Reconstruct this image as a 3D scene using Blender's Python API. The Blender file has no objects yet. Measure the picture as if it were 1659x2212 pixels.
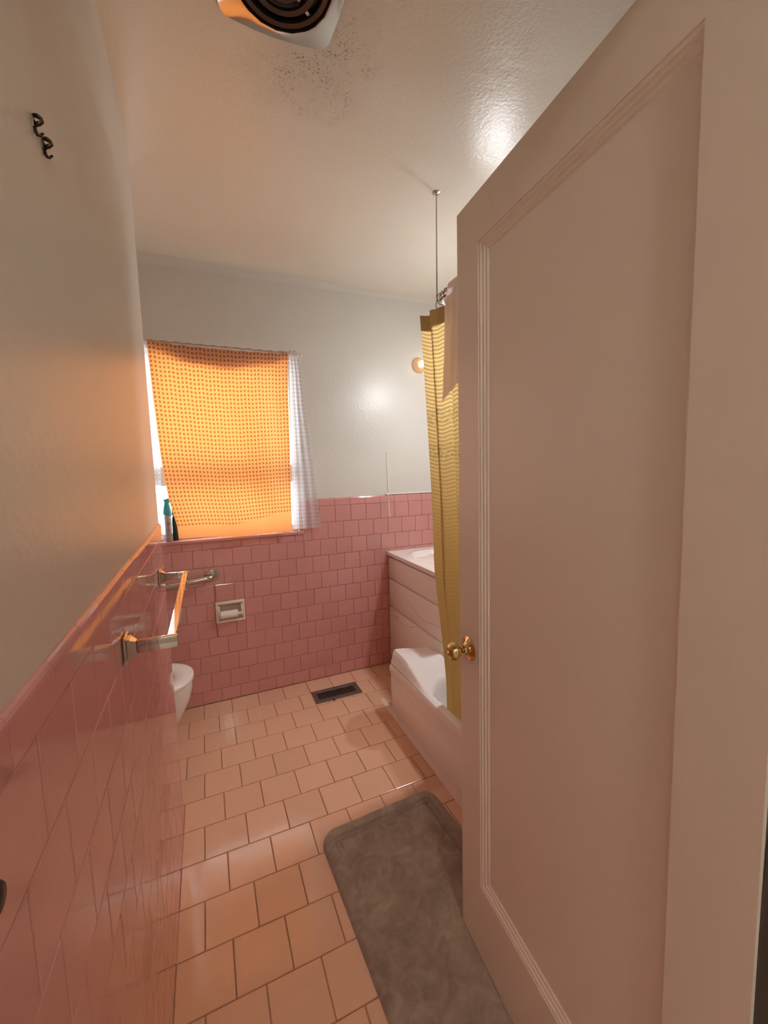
import bpy, bmesh, math, random
from mathutils import Vector, Matrix
random.seed(7)
SC = bpy.context.scene
COL = SC.collection
pi = math.pi

# ------------------------------------------------------------------ camera
cam = bpy.data.cameras.new('camera')
cam.sensor_fit = 'VERTICAL'; cam.sensor_height = 24.0
cam.lens = 879.86 / 2212 * 24.0
cam.clip_start = 0.02
camera = bpy.data.objects.new('camera', cam); COL.objects.link(camera)
YAW, PITCH, ROLL, CAM_Z = 0.4135, 0.1111, 0.0206, 1.4
_f = Vector((math.sin(YAW)*math.cos(PITCH), math.cos(YAW)*math.cos(PITCH), -math.sin(PITCH)))
_r = Vector((math.cos(YAW), -math.sin(YAW), 0)); _d = -_r.cross(_f)
_r2 = math.cos(ROLL)*_r + math.sin(ROLL)*_d; _d2 = -math.sin(ROLL)*_r + math.cos(ROLL)*_d
camera.matrix_world = Matrix(((_r2.x, -_d2.x, -_f.x, 0), (_r2.y, -_d2.y, -_f.y, 0), (_r2.z, -_d2.z, -_f.z, CAM_Z), (0, 0, 0, 1)))
SC.camera = camera

# ------------------------------------------------------------------ sky, exposure, lamp powers
world = bpy.data.worlds.new('sky'); SC.world = world; world.use_nodes = True
bg = world.node_tree.nodes['Background']
bg.inputs[0].default_value = (0.93, 0.97, 1.0, 1); bg.inputs[1].default_value = 2.55
_p = bpy.data.lights.new('window_portal', 'AREA'); _p.shape = 'RECTANGLE'; _p.size = 1.0; _p.size_y = 1.08
_p.cycles.is_portal = True
portal = bpy.data.objects.new('window_portal', _p); COL.objects.link(portal)
portal.location = (0.04, 2.70, 1.53); portal.rotation_euler = (-pi/2, 0, 0)
BULB_POWER = 36.0        # emission strength of the vanity lamp's white glass globe
DOWN_FILL_POWER = 290.0       # glow added under the vanity globe to brighten tub deck and floor
HALL_FILL_POWER = 58.0       # emission strength of the unseen hall globe added as fill light
SC.view_settings.view_transform = 'Standard'; SC.view_settings.look = 'None'
SC.view_settings.gamma = 1.0; SC.view_settings.use_curve_mapping = False
SC.view_settings.exposure = 0.95
SC.cycles.max_bounces = 10; SC.cycles.diffuse_bounces = 7; SC.cycles.transparent_max_bounces = 12
SC.cycles.sample_clamp_indirect = 6.0; SC.cycles.caustics_refractive = False; SC.cycles.caustics_reflective = False

# ------------------------------------------------------------------ room measures (metres)
D = 2.558      # back wall plane
H = 2.518      # ceiling
XL = -0.1655   # plaster plane of the left wall
P = 1.727      # far end of the left partition
XR = 1.66      # right wall
TT = 0.006     # tile thickness
ROW = 0.1075; Z0 = 0.08   # wall tile rows: joints at Z0 + k*ROW
FP = 0.1529; FX0 = -0.0841; FY0 = 1.4833  # floor tile pitch and joint origin

# ------------------------------------------------------------------ materials
def new_mat(name):
    m = bpy.data.materials.new(name); m.use_nodes = True
    nt = m.node_tree; b = nt.nodes['Principled BSDF']
    return m, nt, b
def N(nt, kind, **kw):
    n = nt.nodes.new(kind)
    for k, v in kw.items():
        if k in n.inputs: n.inputs[k].default_value = v
        else: setattr(n, k, v)
    return n
def math_node(nt, op, a, b=None, clamp=False):
    n = nt.nodes.new('ShaderNodeMath'); n.operation = op; n.use_clamp = clamp
    for i, v in enumerate((a, b)):
        if v is None: continue
        if isinstance(v, (int, float)): n.inputs[i].default_value = v
        else: nt.links.new(v, n.inputs[i])
    return n.outputs[0]
def mixcol(nt, fac, a, b):
    n = nt.nodes.new('ShaderNodeMix'); n.data_type = 'RGBA'
    if isinstance(fac, (int, float)): n.inputs[0].default_value = fac
    else: nt.links.new(fac, n.inputs[0])
    for i, v in ((6, a), (7, b)):
        if isinstance(v, tuple): n.inputs[i].default_value = (*v, 1)
        else: nt.links.new(v, n.inputs[i])
    return n.outputs[2]
def coords(nt, kind='Object'):
    return nt.nodes.new('ShaderNodeTexCoord').outputs[kind]
def noise(nt, vec, scale, detail=3, rough=0.5):
    n = N(nt, 'ShaderNodeTexNoise', Scale=scale, Detail=detail, Roughness=rough)
    nt.links.new(vec, n.inputs['Vector']); return n.outputs['Fac']
def maprange(nt, v, a, b, c=0.0, d=1.0):
    n = nt.nodes.new('ShaderNodeMapRange'); nt.links.new(v, n.inputs[0])
    for i, x in enumerate((a, b, c, d)): n.inputs[i+1].default_value = x
    return n.outputs[0]
def bump(nt, b, height, strength, dist):
    n = N(nt, 'ShaderNodeBump', Strength=strength, Distance=dist)
    nt.links.new(height, n.inputs['Height']); nt.links.new(n.outputs[0], b.inputs['Normal'])
def simple(name, color, rough=0.5, metal=0.0, var=0.0, vscale=8, bstr=0.0, bscale=60, bdist=0.002, spec=0.5, coat=0.0):
    m, nt, b = new_mat(name)
    b.inputs['Roughness'].default_value = rough; b.inputs['Metallic'].default_value = metal
    b.inputs['Specular IOR Level'].default_value = spec
    b.inputs['Coat Weight'].default_value = coat; b.inputs['Coat Roughness'].default_value = 0.05
    co = coords(nt)
    if var > 0:
        f = noise(nt, co, vscale, 4)
        c = mixcol(nt, f, tuple(x*(1-var) for x in color), tuple(min(1, x*(1+var)) for x in color))
        nt.links.new(c, b.inputs['Base Color'])
    else: b.inputs['Base Color'].default_value = (*color, 1)
    if bstr > 0: bump(nt, b, noise(nt, co, bscale, 3), bstr, bdist)
    return m

M = {}
M['wall_paint'] = simple('wall_paint', (0.66, 0.63, 0.575), 0.34, var=0.05, vscale=3, bstr=0.38, bscale=60, bdist=0.0025)
# ceiling: old semi-gloss paint, mildew specks beside the fan
m, nt, b = new_mat('ceiling_paint'); co = coords(nt)
base = mixcol(nt, noise(nt, co, 2.5, 4), (0.75, 0.71, 0.61), (0.82, 0.78, 0.68))
sx = nt.nodes.new('ShaderNodeSeparateXYZ'); nt.links.new(co, sx.inputs[0])
dx = math_node(nt, 'DIVIDE', math_node(nt, 'SUBTRACT', sx.outputs[0], 0.36), 0.16)
dy = math_node(nt, 'DIVIDE', math_node(nt, 'SUBTRACT', sx.outputs[1], 1.23), 0.17)
rad = math_node(nt, 'SQRT', math_node(nt, 'ADD', math_node(nt, 'MULTIPLY', dx, dx), math_node(nt, 'MULTIPLY', dy, dy)))
rad = math_node(nt, 'ADD', rad, math_node(nt, 'MULTIPLY', math_node(nt, 'SUBTRACT', noise(nt, co, 12, 3), 0.5), 0.9))
zone = maprange(nt, rad, 0.40, 1.25, 1.0, 0.0)
specks = maprange(nt, noise(nt, co, 190, 4, 0.62), 0.53, 0.63)
clump = maprange(nt, noise(nt, co, 26, 3, 0.6), 0.40, 0.62)
fac = math_node(nt, 'MULTIPLY', zone, math_node(nt, 'MULTIPLY', specks, clump), True)
fac = math_node(nt, 'MULTIPLY', fac, 0.9)
smudge = math_node(nt, 'MULTIPLY', zone, 0.16)
c = mixcol(nt, smudge, base, (0.20, 0.16, 0.11)); c = mixcol(nt, fac, c, (0.05, 0.037, 0.025))
nt.links.new(c, b.inputs['Base Color'])
b.inputs['Roughness'].default_value = 0.29
hgt = math_node(nt, 'ADD', noise(nt, co, 9, 3), math_node(nt, 'MULTIPLY', noise(nt, co, 95, 3, 0.6), 0.45))
bump(nt, b, hgt, 0.3, 0.006)
M['ceiling_paint'] = m
# glazed tiles
def tile_mat(name, color, rough, var, wav, coat=0.0):
    m, nt, b = new_mat(name); co = coords(nt)
    oi = nt.nodes.new('ShaderNodeObjectInfo')
    c = mixcol(nt, oi.outputs['Random'], tuple(x*(1-var) for x in color), tuple(min(1, x*(1+var)) for x in color))
    mot = maprange(nt, noise(nt, co, 28, 4, 0.6), 0.3, 0.7, 0.0, 0.12)
    c = mixcol(nt, mot, c, tuple(x*0.72 for x in color))
    nt.links.new(c, b.inputs['Base Color']); b.inputs['Roughness'].default_value = rough
    b.inputs['Coat Weight'].default_value = coat
    bump(nt, b, noise(nt, co, 14, 2), wav, 0.004)
    return m
M['pink_tile'] = tile_mat('pink_tile', (0.62, 0.29, 0.27), 0.075, 0.035, 0.10)
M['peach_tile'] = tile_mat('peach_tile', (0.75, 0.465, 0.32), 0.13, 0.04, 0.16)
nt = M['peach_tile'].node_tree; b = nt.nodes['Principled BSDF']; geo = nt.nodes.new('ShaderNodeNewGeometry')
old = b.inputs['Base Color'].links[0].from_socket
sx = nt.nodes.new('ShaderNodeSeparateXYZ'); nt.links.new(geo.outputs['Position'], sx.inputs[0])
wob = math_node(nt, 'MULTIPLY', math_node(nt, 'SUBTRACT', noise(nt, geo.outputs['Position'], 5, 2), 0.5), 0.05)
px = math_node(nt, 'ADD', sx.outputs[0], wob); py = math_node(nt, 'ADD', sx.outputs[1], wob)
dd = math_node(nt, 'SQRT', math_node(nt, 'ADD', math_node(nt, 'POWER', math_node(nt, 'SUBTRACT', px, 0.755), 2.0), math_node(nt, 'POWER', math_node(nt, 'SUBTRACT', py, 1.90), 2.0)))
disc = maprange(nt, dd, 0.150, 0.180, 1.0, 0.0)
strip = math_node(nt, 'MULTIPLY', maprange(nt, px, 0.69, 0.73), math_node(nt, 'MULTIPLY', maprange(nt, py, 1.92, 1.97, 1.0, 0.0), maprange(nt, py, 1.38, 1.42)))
tub_shade = math_node(nt, 'MULTIPLY', math_node(nt, 'MAXIMUM', disc, strip), 0.5)  # shaded floor patch beside the tub, painted into the tile colour
nt.links.new(mixcol(nt, tub_shade, old, (0.50, 0.25, 0.14)), b.inputs['Base Color'])
M['wall_grout'] = simple('wall_grout', (0.55, 0.27, 0.22), 0.8, var=0.1, vscale=20)
M['floor_grout'] = simple('floor_grout', (0.45, 0.26, 0.165), 0.9, var=0.3, vscale=14)
M['tub_enamel'] = simple('tub_enamel', (0.90, 0.86, 0.84), 0.10, var=0.03, vscale=6)
M['ceramic'] = simple('ceramic', (0.82, 0.78, 0.75), 0.07)
M['almond_ceramic'] = simple('almond_ceramic', (0.82, 0.71, 0.62), 0.10)
M['cabinet'] = None
m, nt, b = new_mat('cabinet_laminate'); co = coords(nt)
mp = nt.nodes.new('ShaderNodeMapping'); nt.links.new(co, mp.inputs[0]); mp.inputs['Rotation'].default_value = (0.62, 0, 0); mp.inputs['Scale'].default_value = (1, 0.9, 3.2)
w = N(nt, 'ShaderNodeTexNoise', Scale=1.5, Detail=2.5, Distortion=0.5); nt.links.new(mp.outputs[0], w.inputs['Vector'])
v = math_node(nt, 'ABSOLUTE', math_node(nt, 'SUBTRACT', w.outputs['Fac'], 0.5))
v = maprange(nt, v, 0.0, 0.012, 0.5, 0.0)
nt.links.new(mixcol(nt, v, (0.92, 0.83, 0.78), (0.52, 0.37, 0.32)), b.inputs['Base Color'])
b.inputs['Roughness'].default_value = 0.16
M['cabinet'] = m
M['counter'] = simple('counter_marble', (0.84, 0.79, 0.76), 0.12, var=0.04, vscale=9)
M['chrome'] = simple('chrome', (0.66, 0.64, 0.61), 0.06, 1.0)
M['steel'] = simple('brushed_steel', (0.55, 0.50, 0.46), 0.22, 1.0)
M['brass'] = simple('polished_brass', (0.74, 0.56, 0.25), 0.10, 1.0)
M['dark_iron'] = simple('dark_bronze', (0.055, 0.036, 0.024), 0.3, 0.8)
M['black'] = simple('black_plastic', (0.012, 0.011, 0.010), 0.4)
M['vent_paint'] = simple('vent_enamel', (0.16, 0.125, 0.10), 0.35, 0.4)
M['vent_dark'] = simple('vent_dark_metal', (0.02, 0.018, 0.018), 0.5, 0.3)  # near-black metal of the register backing and damper lever
M['fan_dark'] = simple('fan_bronze', (0.10, 0.075, 0.055), 0.3, 0.8, bstr=0.1)
M['door_paint'] = None
m, nt, b = new_mat('door_paint'); co = coords(nt)
mp = nt.nodes.new('ShaderNodeMapping'); nt.links.new(co, mp.inputs[0]); mp.inputs['Scale'].default_value = (40, 40, 2.2)
g = noise(nt, mp.outputs[0], 5, 4, 0.65)
nt.links.new(mixcol(nt, g, (0.78, 0.69, 0.61), (0.81, 0.72, 0.64)), b.inputs['Base Color'])
b.inputs['Roughness'].default_value = 0.38; bump(nt, b, g, 0.12, 0.0008)
M['door_paint'] = m
M['jamb_shade'] = simple('jamb_shade', (0.07, 0.058, 0.05), 0.5)  # shade at the hinge-side jamb, put into its dark colour
M['trim_white'] = simple('trim_white', (0.78, 0.70, 0.64), 0.35)
M['caulk'] = simple('caulk', (0.75, 0.60, 0.52), 0.45)
M['frame_white'] = simple('window_frame_paint', (0.8, 0.79, 0.76), 0.4)
M['paper'] = simple('tissue_paper', (0.86, 0.79, 0.77), 0.9, bstr=0.3, bscale=160)
M['teal'] = simple('teal_plastic', (0.03, 0.33, 0.37), 0.3)
M['can_label'] = simple('can_label', (0.42, 0.37, 0.37), 0.45, var=0.08, vscale=40)
M['ink'] = simple('label_ink', (0.10, 0.07, 0.08), 0.5)
M['dark_glass'] = simple('dark_green_bottle', (0.008, 0.028, 0.026), 0.12)
M['soap'] = simple('soap', (0.80, 0.62, 0.52), 0.4)
M['hall_paint'] = simple('hall_paint', (0.72, 0.68, 0.62), 0.6)
# bath mat suede
m, nt, b = new_mat('mat_suede'); co = coords(nt)
n1 = noise(nt, co, 7, 5, 0.6); n2 = noise(nt, co, 420, 2)
w2 = N(nt, 'ShaderNodeTexNoise', Scale=13.0, Detail=4.0, Distortion=2.2); nt.links.new(co, w2.inputs['Vector'])
f = math_node(nt, 'ADD', math_node(nt, 'MULTIPLY', n1, 0.55), math_node(nt, 'MULTIPLY', w2.outputs['Fac'], 0.45))
c = mixcol(nt, maprange(nt, f, 0.36, 0.64), (0.225, 0.170, 0.135), (0.40, 0.325, 0.27))
nt.links.new(c, b.inputs['Base Color']); b.inputs['Roughness'].default_value = 0.95
b.inputs['Sheen Weight'].default_value = 0.25; bump(nt, b, n2, 0.5, 0.002)
M['mat'] = m
# cloth with light coming through
def cloth(name, front, back_t, tmix, rough=0.9):
    m = bpy.data.materials.new(name); m.use_nodes = True; nt = m.node_tree; nt.nodes.clear()
    out = nt.nodes.new('ShaderNodeOutputMaterial'); mix = nt.nodes.new('ShaderNodeMixShader')
    d = nt.nodes.new('ShaderNodeBsdfDiffuse'); t = nt.nodes.new('ShaderNodeBsdfTranslucent')
    mix.inputs[0].default_value = tmix
    nt.links.new(d.outputs[0], mix.inputs[1]); nt.links.new(t.outputs[0], mix.inputs[2]); nt.links.new(mix.outputs[0], out.inputs[0])
    d.inputs[0].default_value = (*front, 1); t.inputs[0].default_value = (*back_t, 1)
    return m, nt, d, t, mix, out
def dots(nt, nu, nv, wd=0.30):
    uv = coords(nt, 'UV'); s = nt.nodes.new('ShaderNodeSeparateXYZ'); nt.links.new(uv, s.inputs[0])
    def cell(o, n):
        f = math_node(nt, 'FRACT', math_node(nt, 'MULTIPLY', o, n))
        return math_node(nt, 'ABSOLUTE', math_node(nt, 'SUBTRACT', f, 0.5))
    cu, cv = cell(s.outputs[0], nu), cell(s.outputs[1], nv)
    mx = math_node(nt, 'MAXIMUM', cu, cv)
    return maprange(nt, mx, wd-0.05, wd+0.05, 1.0, 0.0), s
m, nt, d, t, mix, out = cloth('orange_towel', (0.78, 0.42, 0.22), (0.95, 0.46, 0.10), 0.5)
dm, s = dots(nt, 36, 46, 0.27)
hl_ = math_node(nt, 'MULTIPLY', math_node(nt, 'MAXIMUM', math_node(nt, 'SUBTRACT', s.outputs[0], 0.38), 0.0), 0.09)
hem = maprange(nt, math_node(nt, 'SUBTRACT', s.outputs[1], hl_), 0.060, 0.064)
dm = math_node(nt, 'MULTIPLY', dm, hem)
rib = math_node(nt, 'MULTIPLY', math_node(nt, 'LESS_THAN', math_node(nt, 'FRACT', math_node(nt, 'MULTIPLY', s.outputs[0], 130)), 0.4), math_node(nt, 'SUBTRACT', 1.0, hem))
dm2 = math_node(nt, 'ADD', dm, math_node(nt, 'MULTIPLY', rib, 0.25), True)
nt.links.new(mixcol(nt, dm2, (0.96, 0.33, 0.08), (0.44, 0.115, 0.020)), t.inputs[0])
nt.links.new(mixcol(nt, dm2, (0.76, 0.50, 0.33), (0.42, 0.22, 0.12)), d.inputs[0])
M['towel_orange'] = m
m, nt, d, t, mix, out = cloth('towel_fold', (0.55, 0.40, 0.30), (0.35, 0.20, 0.10), 0.12); M['towel_fold'] = m
m, nt, d, t, mix, out = cloth('sheer_curtain', (0.72, 0.68, 0.66), (0.85, 0.86, 0.92), 0.55)
dm, s = dots(nt, 12, 44, 0.30)
tr = nt.nodes.new('ShaderNodeBsdfTransparent'); mx2 = nt.nodes.new('ShaderNodeMixShader')
nt.links.new(maprange(nt, dm, 0, 1, 0.46, 0.14), mx2.inputs[0]); nt.links.new(mix.outputs[0], mx2.inputs[1]); nt.links.new(tr.outputs[0], mx2.inputs[2]); nt.links.new(mx2.outputs[0], out.inputs[0])
M['sheer'] = m
# gold shower curtain: gathered scallop rows above, plain below, two embroidered bands
m, nt, d, t, mix, out = cloth('gold_curtain', (0.60, 0.40, 0.14), (0.72, 0.46, 0.13), 0.42)
uv = coords(nt, 'UV'); s = nt.nodes.new('ShaderNodeSeparateXYZ'); nt.links.new(uv, s.inputs[0])
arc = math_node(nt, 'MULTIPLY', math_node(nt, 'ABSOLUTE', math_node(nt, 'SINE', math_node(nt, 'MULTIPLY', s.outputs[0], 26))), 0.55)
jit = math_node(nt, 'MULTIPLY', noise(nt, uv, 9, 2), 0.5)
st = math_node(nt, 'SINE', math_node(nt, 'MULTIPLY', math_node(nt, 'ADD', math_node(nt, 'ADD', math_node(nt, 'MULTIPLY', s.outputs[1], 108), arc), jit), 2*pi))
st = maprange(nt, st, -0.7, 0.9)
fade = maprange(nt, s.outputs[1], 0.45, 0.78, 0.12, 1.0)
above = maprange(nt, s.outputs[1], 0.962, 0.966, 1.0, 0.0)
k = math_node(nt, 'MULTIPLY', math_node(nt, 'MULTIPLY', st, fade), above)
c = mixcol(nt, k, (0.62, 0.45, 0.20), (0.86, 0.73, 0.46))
def band(a, bb):
    return math_node(nt, 'MULTIPLY', maprange(nt, s.outputs[1], a, a+0.004), maprange(nt, s.outputs[1], bb-0.004, bb, 1.0, 0.0))
em = math_node(nt, 'ADD', band(0.735, 0.775), band(0.655, 0.69), True)
vz = N(nt, 'ShaderNodeTexVoronoi', Scale=60.0); nt.links.new(coords(nt), vz.inputs['Vector'])
ec = mixcol(nt, maprange(nt, vz.outputs['Distance'], 0.2, 0.6), (0.62, 0.42, 0.14), (0.30, 0.17, 0.045))
c = mixcol(nt, em, c, ec)
nt.links.new(c, d.inputs[0])
nt.links.new(mixcol(nt, k, (0.58, 0.37, 0.11), (0.90, 0.72, 0.36)), t.inputs[0])
bn = N(nt, 'ShaderNodeBump', Strength=0.5, Distance=0.003); nt.links.new(k, bn.inputs['Height']); nt.links.new(bn.outputs[0], d.inputs['Normal'])
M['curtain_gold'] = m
m, nt, d, t, mix, out = cloth('hung_towel', (0.93, 0.84, 0.79), (0.95, 0.84, 0.82), 0.28); M['hung_towel'] = m
# window pane
m, nt, b = new_mat('pane_glass')
b.inputs['Base Color'].default_value = (0.95, 0.98, 1, 1); b.inputs['Roughness'].default_value = 0.02
b.inputs['Transmission Weight'].default_value = 1.0; b.inputs['IOR'].default_value = 1.05
o_ = nt.nodes['Material Output']; tr = nt.nodes.new('ShaderNodeBsdfTransparent'); gl = N(nt, 'ShaderNodeBsdfGlossy', Roughness=0.02)
mx = nt.nodes.new('ShaderNodeMixShader'); mx.inputs[0].default_value = 0.06
nt.links.new(tr.outputs[0], mx.inputs[1]); nt.links.new(gl.outputs[0], mx.inputs[2]); nt.links.new(mx.outputs[0], o_.inputs[0])
M['glass'] = m
def glow(name, color, strength):
    m, nt, b = new_mat(name)
    b.inputs['Base Color'].default_value = (0.9, 0.9, 0.9, 1)
    b.inputs['Emission Color'].default_value = (*color, 1); b.inputs['Emission Strength'].default_value = strength
    return m
M['bulb'] = glow('lit_vanity_globe', (0.94, 0.97, 1.0), BULB_POWER)
M['down_fill'] = glow('lit_down_fill', (0.96, 0.97, 1.0), DOWN_FILL_POWER)
M['small_bulb'] = glow('lit_small_bulb', (1.0, 0.80, 0.55), 5.0)
M['hall_fill_bulb'] = glow('hall_fill_globe', (1.0, 0.90, 0.80), HALL_FILL_POWER)
M['peach_ceramic'] = simple('peach_porcelain', (0.82, 0.50, 0.28), 0.25)

# ------------------------------------------------------------------ mesh helpers
def bm_box(bm, x0, x1, y0, y1, z0, z1, bev=0.0, seg=1):
    r = bmesh.ops.create_cube(bm, size=1.0, matrix=Matrix.Translation(((x0+x1)/2, (y0+y1)/2, (z0+z1)/2)) @ Matrix.Diagonal((x1-x0, y1-y0, z1-z0, 1)))
    if bev > 0:
        es = list({e for v in r['verts'] for e in v.link_edges})
        bmesh.ops.bevel(bm, geom=es, offset=bev, segments=seg, affect='EDGES', profile=0.5)
def bm_tube(bm, pts, rads, seg=12, caps=True):
    pts = [Vector(p) for p in pts]
    if isinstance(rads, (int, float)): rads = [rads]*len(pts)
    rings = []; ref = None
    for i, p in enumerate(pts):
        t = (pts[min(i+1, len(pts)-1)] - pts[max(i-1, 0)]).normalized()
        if ref is None: ref = t.orthogonal().normalized()
        ref = (ref - t*ref.dot(t)).normalized(); b2 = t.cross(ref)
        rings.append([bm.verts.new(p + (ref*math.cos(2*pi*k/seg) + b2*math.sin(2*pi*k/seg))*rads[i]) for k in range(seg)])
    for a, b2 in zip(rings, rings[1:]):
        for k in range(seg): bm.faces.new((a[k], a[(k+1) % seg], b2[(k+1) % seg], b2[k]))
    if caps:
        bm.faces.new(rings[0][::-1]); bm.faces.new(rings[-1])
def bm_lathe(bm, prof, seg=24, mtx=Matrix.Identity(4)):
    rings = []
    for r, z in prof:
        if r < 1e-6: rings.append([bm.verts.new(mtx @ Vector((0, 0, z)))])
        else: rings.append([bm.verts.new(mtx @ Vector((r*math.cos(2*pi*k/seg), r*math.sin(2*pi*k/seg), z))) for k in range(seg)])
    for a, b2 in zip(rings, rings[1:]):
        for k in range(seg):
            v = [a[k % len(a)], a[(k+1) % len(a)], b2[(k+1) % len(b2)], b2[k % len(b2)]]
            u = []
            for q in v:
                if q not in u: u.append(q)
            if len(u) > 2: bm.faces.new(u)
def bm_prism(bm, poly, fn0, fn1):
    a = [bm.verts.new(fn0(*p)) for p in poly]; b2 = [bm.verts.new(fn1(*p)) for p in poly]
    n = len(poly)
    for i in range(n): bm.faces.new((a[i], a[(i+1) % n], b2[(i+1) % n], b2[i]))
    bm.faces.new(a[::-1]); bm.faces.new(b2)
def bm_grid(bm, fn, nu, nv, uv=True):
    V = [[bm.verts.new(fn(i/nu, j/nv)) for j in range(nv+1)] for i in range(nu+1)]
    L = bm.loops.layers.uv.verify()
    for i in range(nu):
        for j in range(nv):
            f = bm.faces.new((V[i][j], V[i+1][j], V[i+1][j+1], V[i][j+1]))
            for lp, (a, c) in zip(f.loops, ((i, j), (i+1, j), (i+1, j+1), (i, j+1))): lp[L].uv = (a/nu, c/nv)
    return V
def obj(name, bm, mats, parent=None, origin=None, smooth=False, angle=None, solid=0.0, fixn=True):
    if fixn: bmesh.ops.recalc_face_normals(bm, faces=bm.faces)
    me = bpy.data.meshes.new(name)
    o = Vector(origin) if origin is not None else (Vector(parent['_o']) if parent is not None and '_o' in parent else Vector((0, 0, 0)))
    bmesh.ops.translate(bm, verts=bm.verts, vec=-o)
    bm.to_mesh(me); bm.free()
    for mm in (mats if isinstance(mats, (list, tuple)) else [mats]): me.materials.append(mm)
    if smooth:
        for p in me.polygons: p.use_smooth = True
        if angle is not None:
            me.set_sharp_from_angle(angle=math.radians(angle))
    ob = bpy.data.objects.new(name, me); COL.objects.link(ob)
    if parent is not None:
        ob.parent = parent
        if origin is not None and '_o' in parent: ob.location = o - Vector(parent['_o'])
    else: ob.location = o
    ob['_o'] = tuple(o)
    if solid:
        md = ob.modifiers.new('thickness', 'SOLIDIFY'); md.thickness = solid; md.offset = 0
    return ob
def thing(name, label, cat, loc, group=None):
    o = bpy.data.objects.new(name, None); COL.objects.link(o); o.location = loc; o['_o'] = tuple(loc)
    o.empty_display_size = 0.05
    tag(o, label, cat, group); return o
def tag(o, label, cat, group=None):
    o['label'] = label; o['category'] = cat
    if group: o['group'] = group
def structure(o, label=None, cat=None):
    o['kind'] = 'structure'
    if label: o['label'] = label
    if cat: o['category'] = cat
    return o
def B(): return bmesh.new()

def oval(cx, cy, ax, ay, z, n=36, pw=2.15):
    out = []
    for k in range(n):
        a = 2*pi*k/n; ca, sa = math.cos(a), math.sin(a)
        out.append((cx+ax*math.copysign(abs(ca)**(2/pw), ca), cy+ay*math.copysign(abs(sa)**(2/pw), sa), z))
    return out
def loft(bm, loops, cap0=True, cap1=True):
    R_ = [[bm.verts.new(p) for p in lp] for lp in loops]; n = len(R_[0])
    for a, b2 in zip(R_, R_[1:]):
        for k in range(n): bm.faces.new((a[k], a[(k+1) % n], b2[(k+1) % n], b2[k]))
    if cap0: bm.faces.new(R_[0][::-1])
    if cap1: bm.faces.new(R_[-1])

# ------------------------------------------------------------------ room shell
bm = B(); bm_box(bm, -0.95, 1.80, 0.10, D+0.12, -0.10, -0.005)
floor = structure(obj('floor', bm, M['floor_grout']), 'peach ceramic tile floor laid in staggered rows', 'floor')
bm = B(); bm_box(bm, -0.95, 1.80, 0.10, D+0.12, H, H+0.08)
ceiling = structure(obj('ceiling', bm, M['ceiling_paint']), 'cream painted ceiling with mildew specks by the fan', 'ceiling')
# left partition: plaster with a grout bed below the tile line
bm = B(); bm_box(bm, XL-0.11, XL, 0.10, P-0.006, 0, H)
for zc in (1.2,): bmesh.ops.bisect_plane(bm, geom=bm.verts[:]+bm.edges[:]+bm.faces[:], plane_co=(0, 0, zc), plane_no=(0, 0, 1))
for f in bm.faces: f.material_index = 1 if f.calc_center_median().z < 1.2 else 0
wall_left = structure(obj('wall_left', bm, [M['wall_paint'], M['wall_grout']]), 'cream left wall above a pink tiled wainscot', 'wall')
# back wall with the window opening
WX0, WX1, WZ0, WZ1 = -0.45, 0.535, 0.998, 2.05
bm = B()
for x0, x1, z0, z1 in ((-0.95, WX0, 0, H), (WX1, 1.80, 0, H), (WX0, 0.024, 0, WZ0), (0.170, WX1, 0, WZ0), (0.024, 0.170, 0, 0.500), (0.024, 0.170, 0.610, WZ0), (WX0, WX1, WZ1, H)): bm_box(bm, x0, x1, D, D+0.12, z0, z1)
bmesh.ops.bisect_plane(bm, geom=bm.verts[:]+bm.edges[:]+bm.faces[:], plane_co=(0, 0, 1.2), plane_no=(0, 0, 1))
for f in bm.faces:
    c = f.calc_center_median(); f.material_index = 1 if c.z < 1.2 and c.y < D+0.001 else 0
wall_back = structure(obj('wall_back', bm, [M['wall_paint'], M['wall_grout']]), 'cream back wall with window above pink tiles', 'wall')
bm = B(); bm_box(bm, XR, XR+0.12, 0.10, D, 0, H); wall_right = structure(obj('wall_right', bm, M['wall_paint']), 'right wall behind tub and vanity', 'wall')
bm = B(); bm_box(bm, -0.95, -0.85, P-0.116, D, 0, H); wall_alcove = structure(obj('wall_alcove', bm, M['wall_paint']), 'wall at the left end of the toilet alcove', 'wall')
bm = B(); bm_box(bm, -0.85, XL-0.11, P-0.116, P-0.006, 0, H); structure(obj('wall_alcove_front', bm, M['wall_paint']), 'return wall closing the toilet alcove', 'wall')
# front wall with doorway
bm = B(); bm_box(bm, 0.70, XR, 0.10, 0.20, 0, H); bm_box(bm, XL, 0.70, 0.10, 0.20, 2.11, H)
structure(obj('wall_front', bm, M['jamb_shade']), 'wall around the doorway on the near side', 'wall')
bm = B(); bm_box(bm, 0.580, 0.70, 0.10, 0.2180, 0, 2.11); structure(obj('trim_5', bm, M['jamb_shade']), 'door jamb beside the hinges, coloured dark as shade', 'trim')
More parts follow.
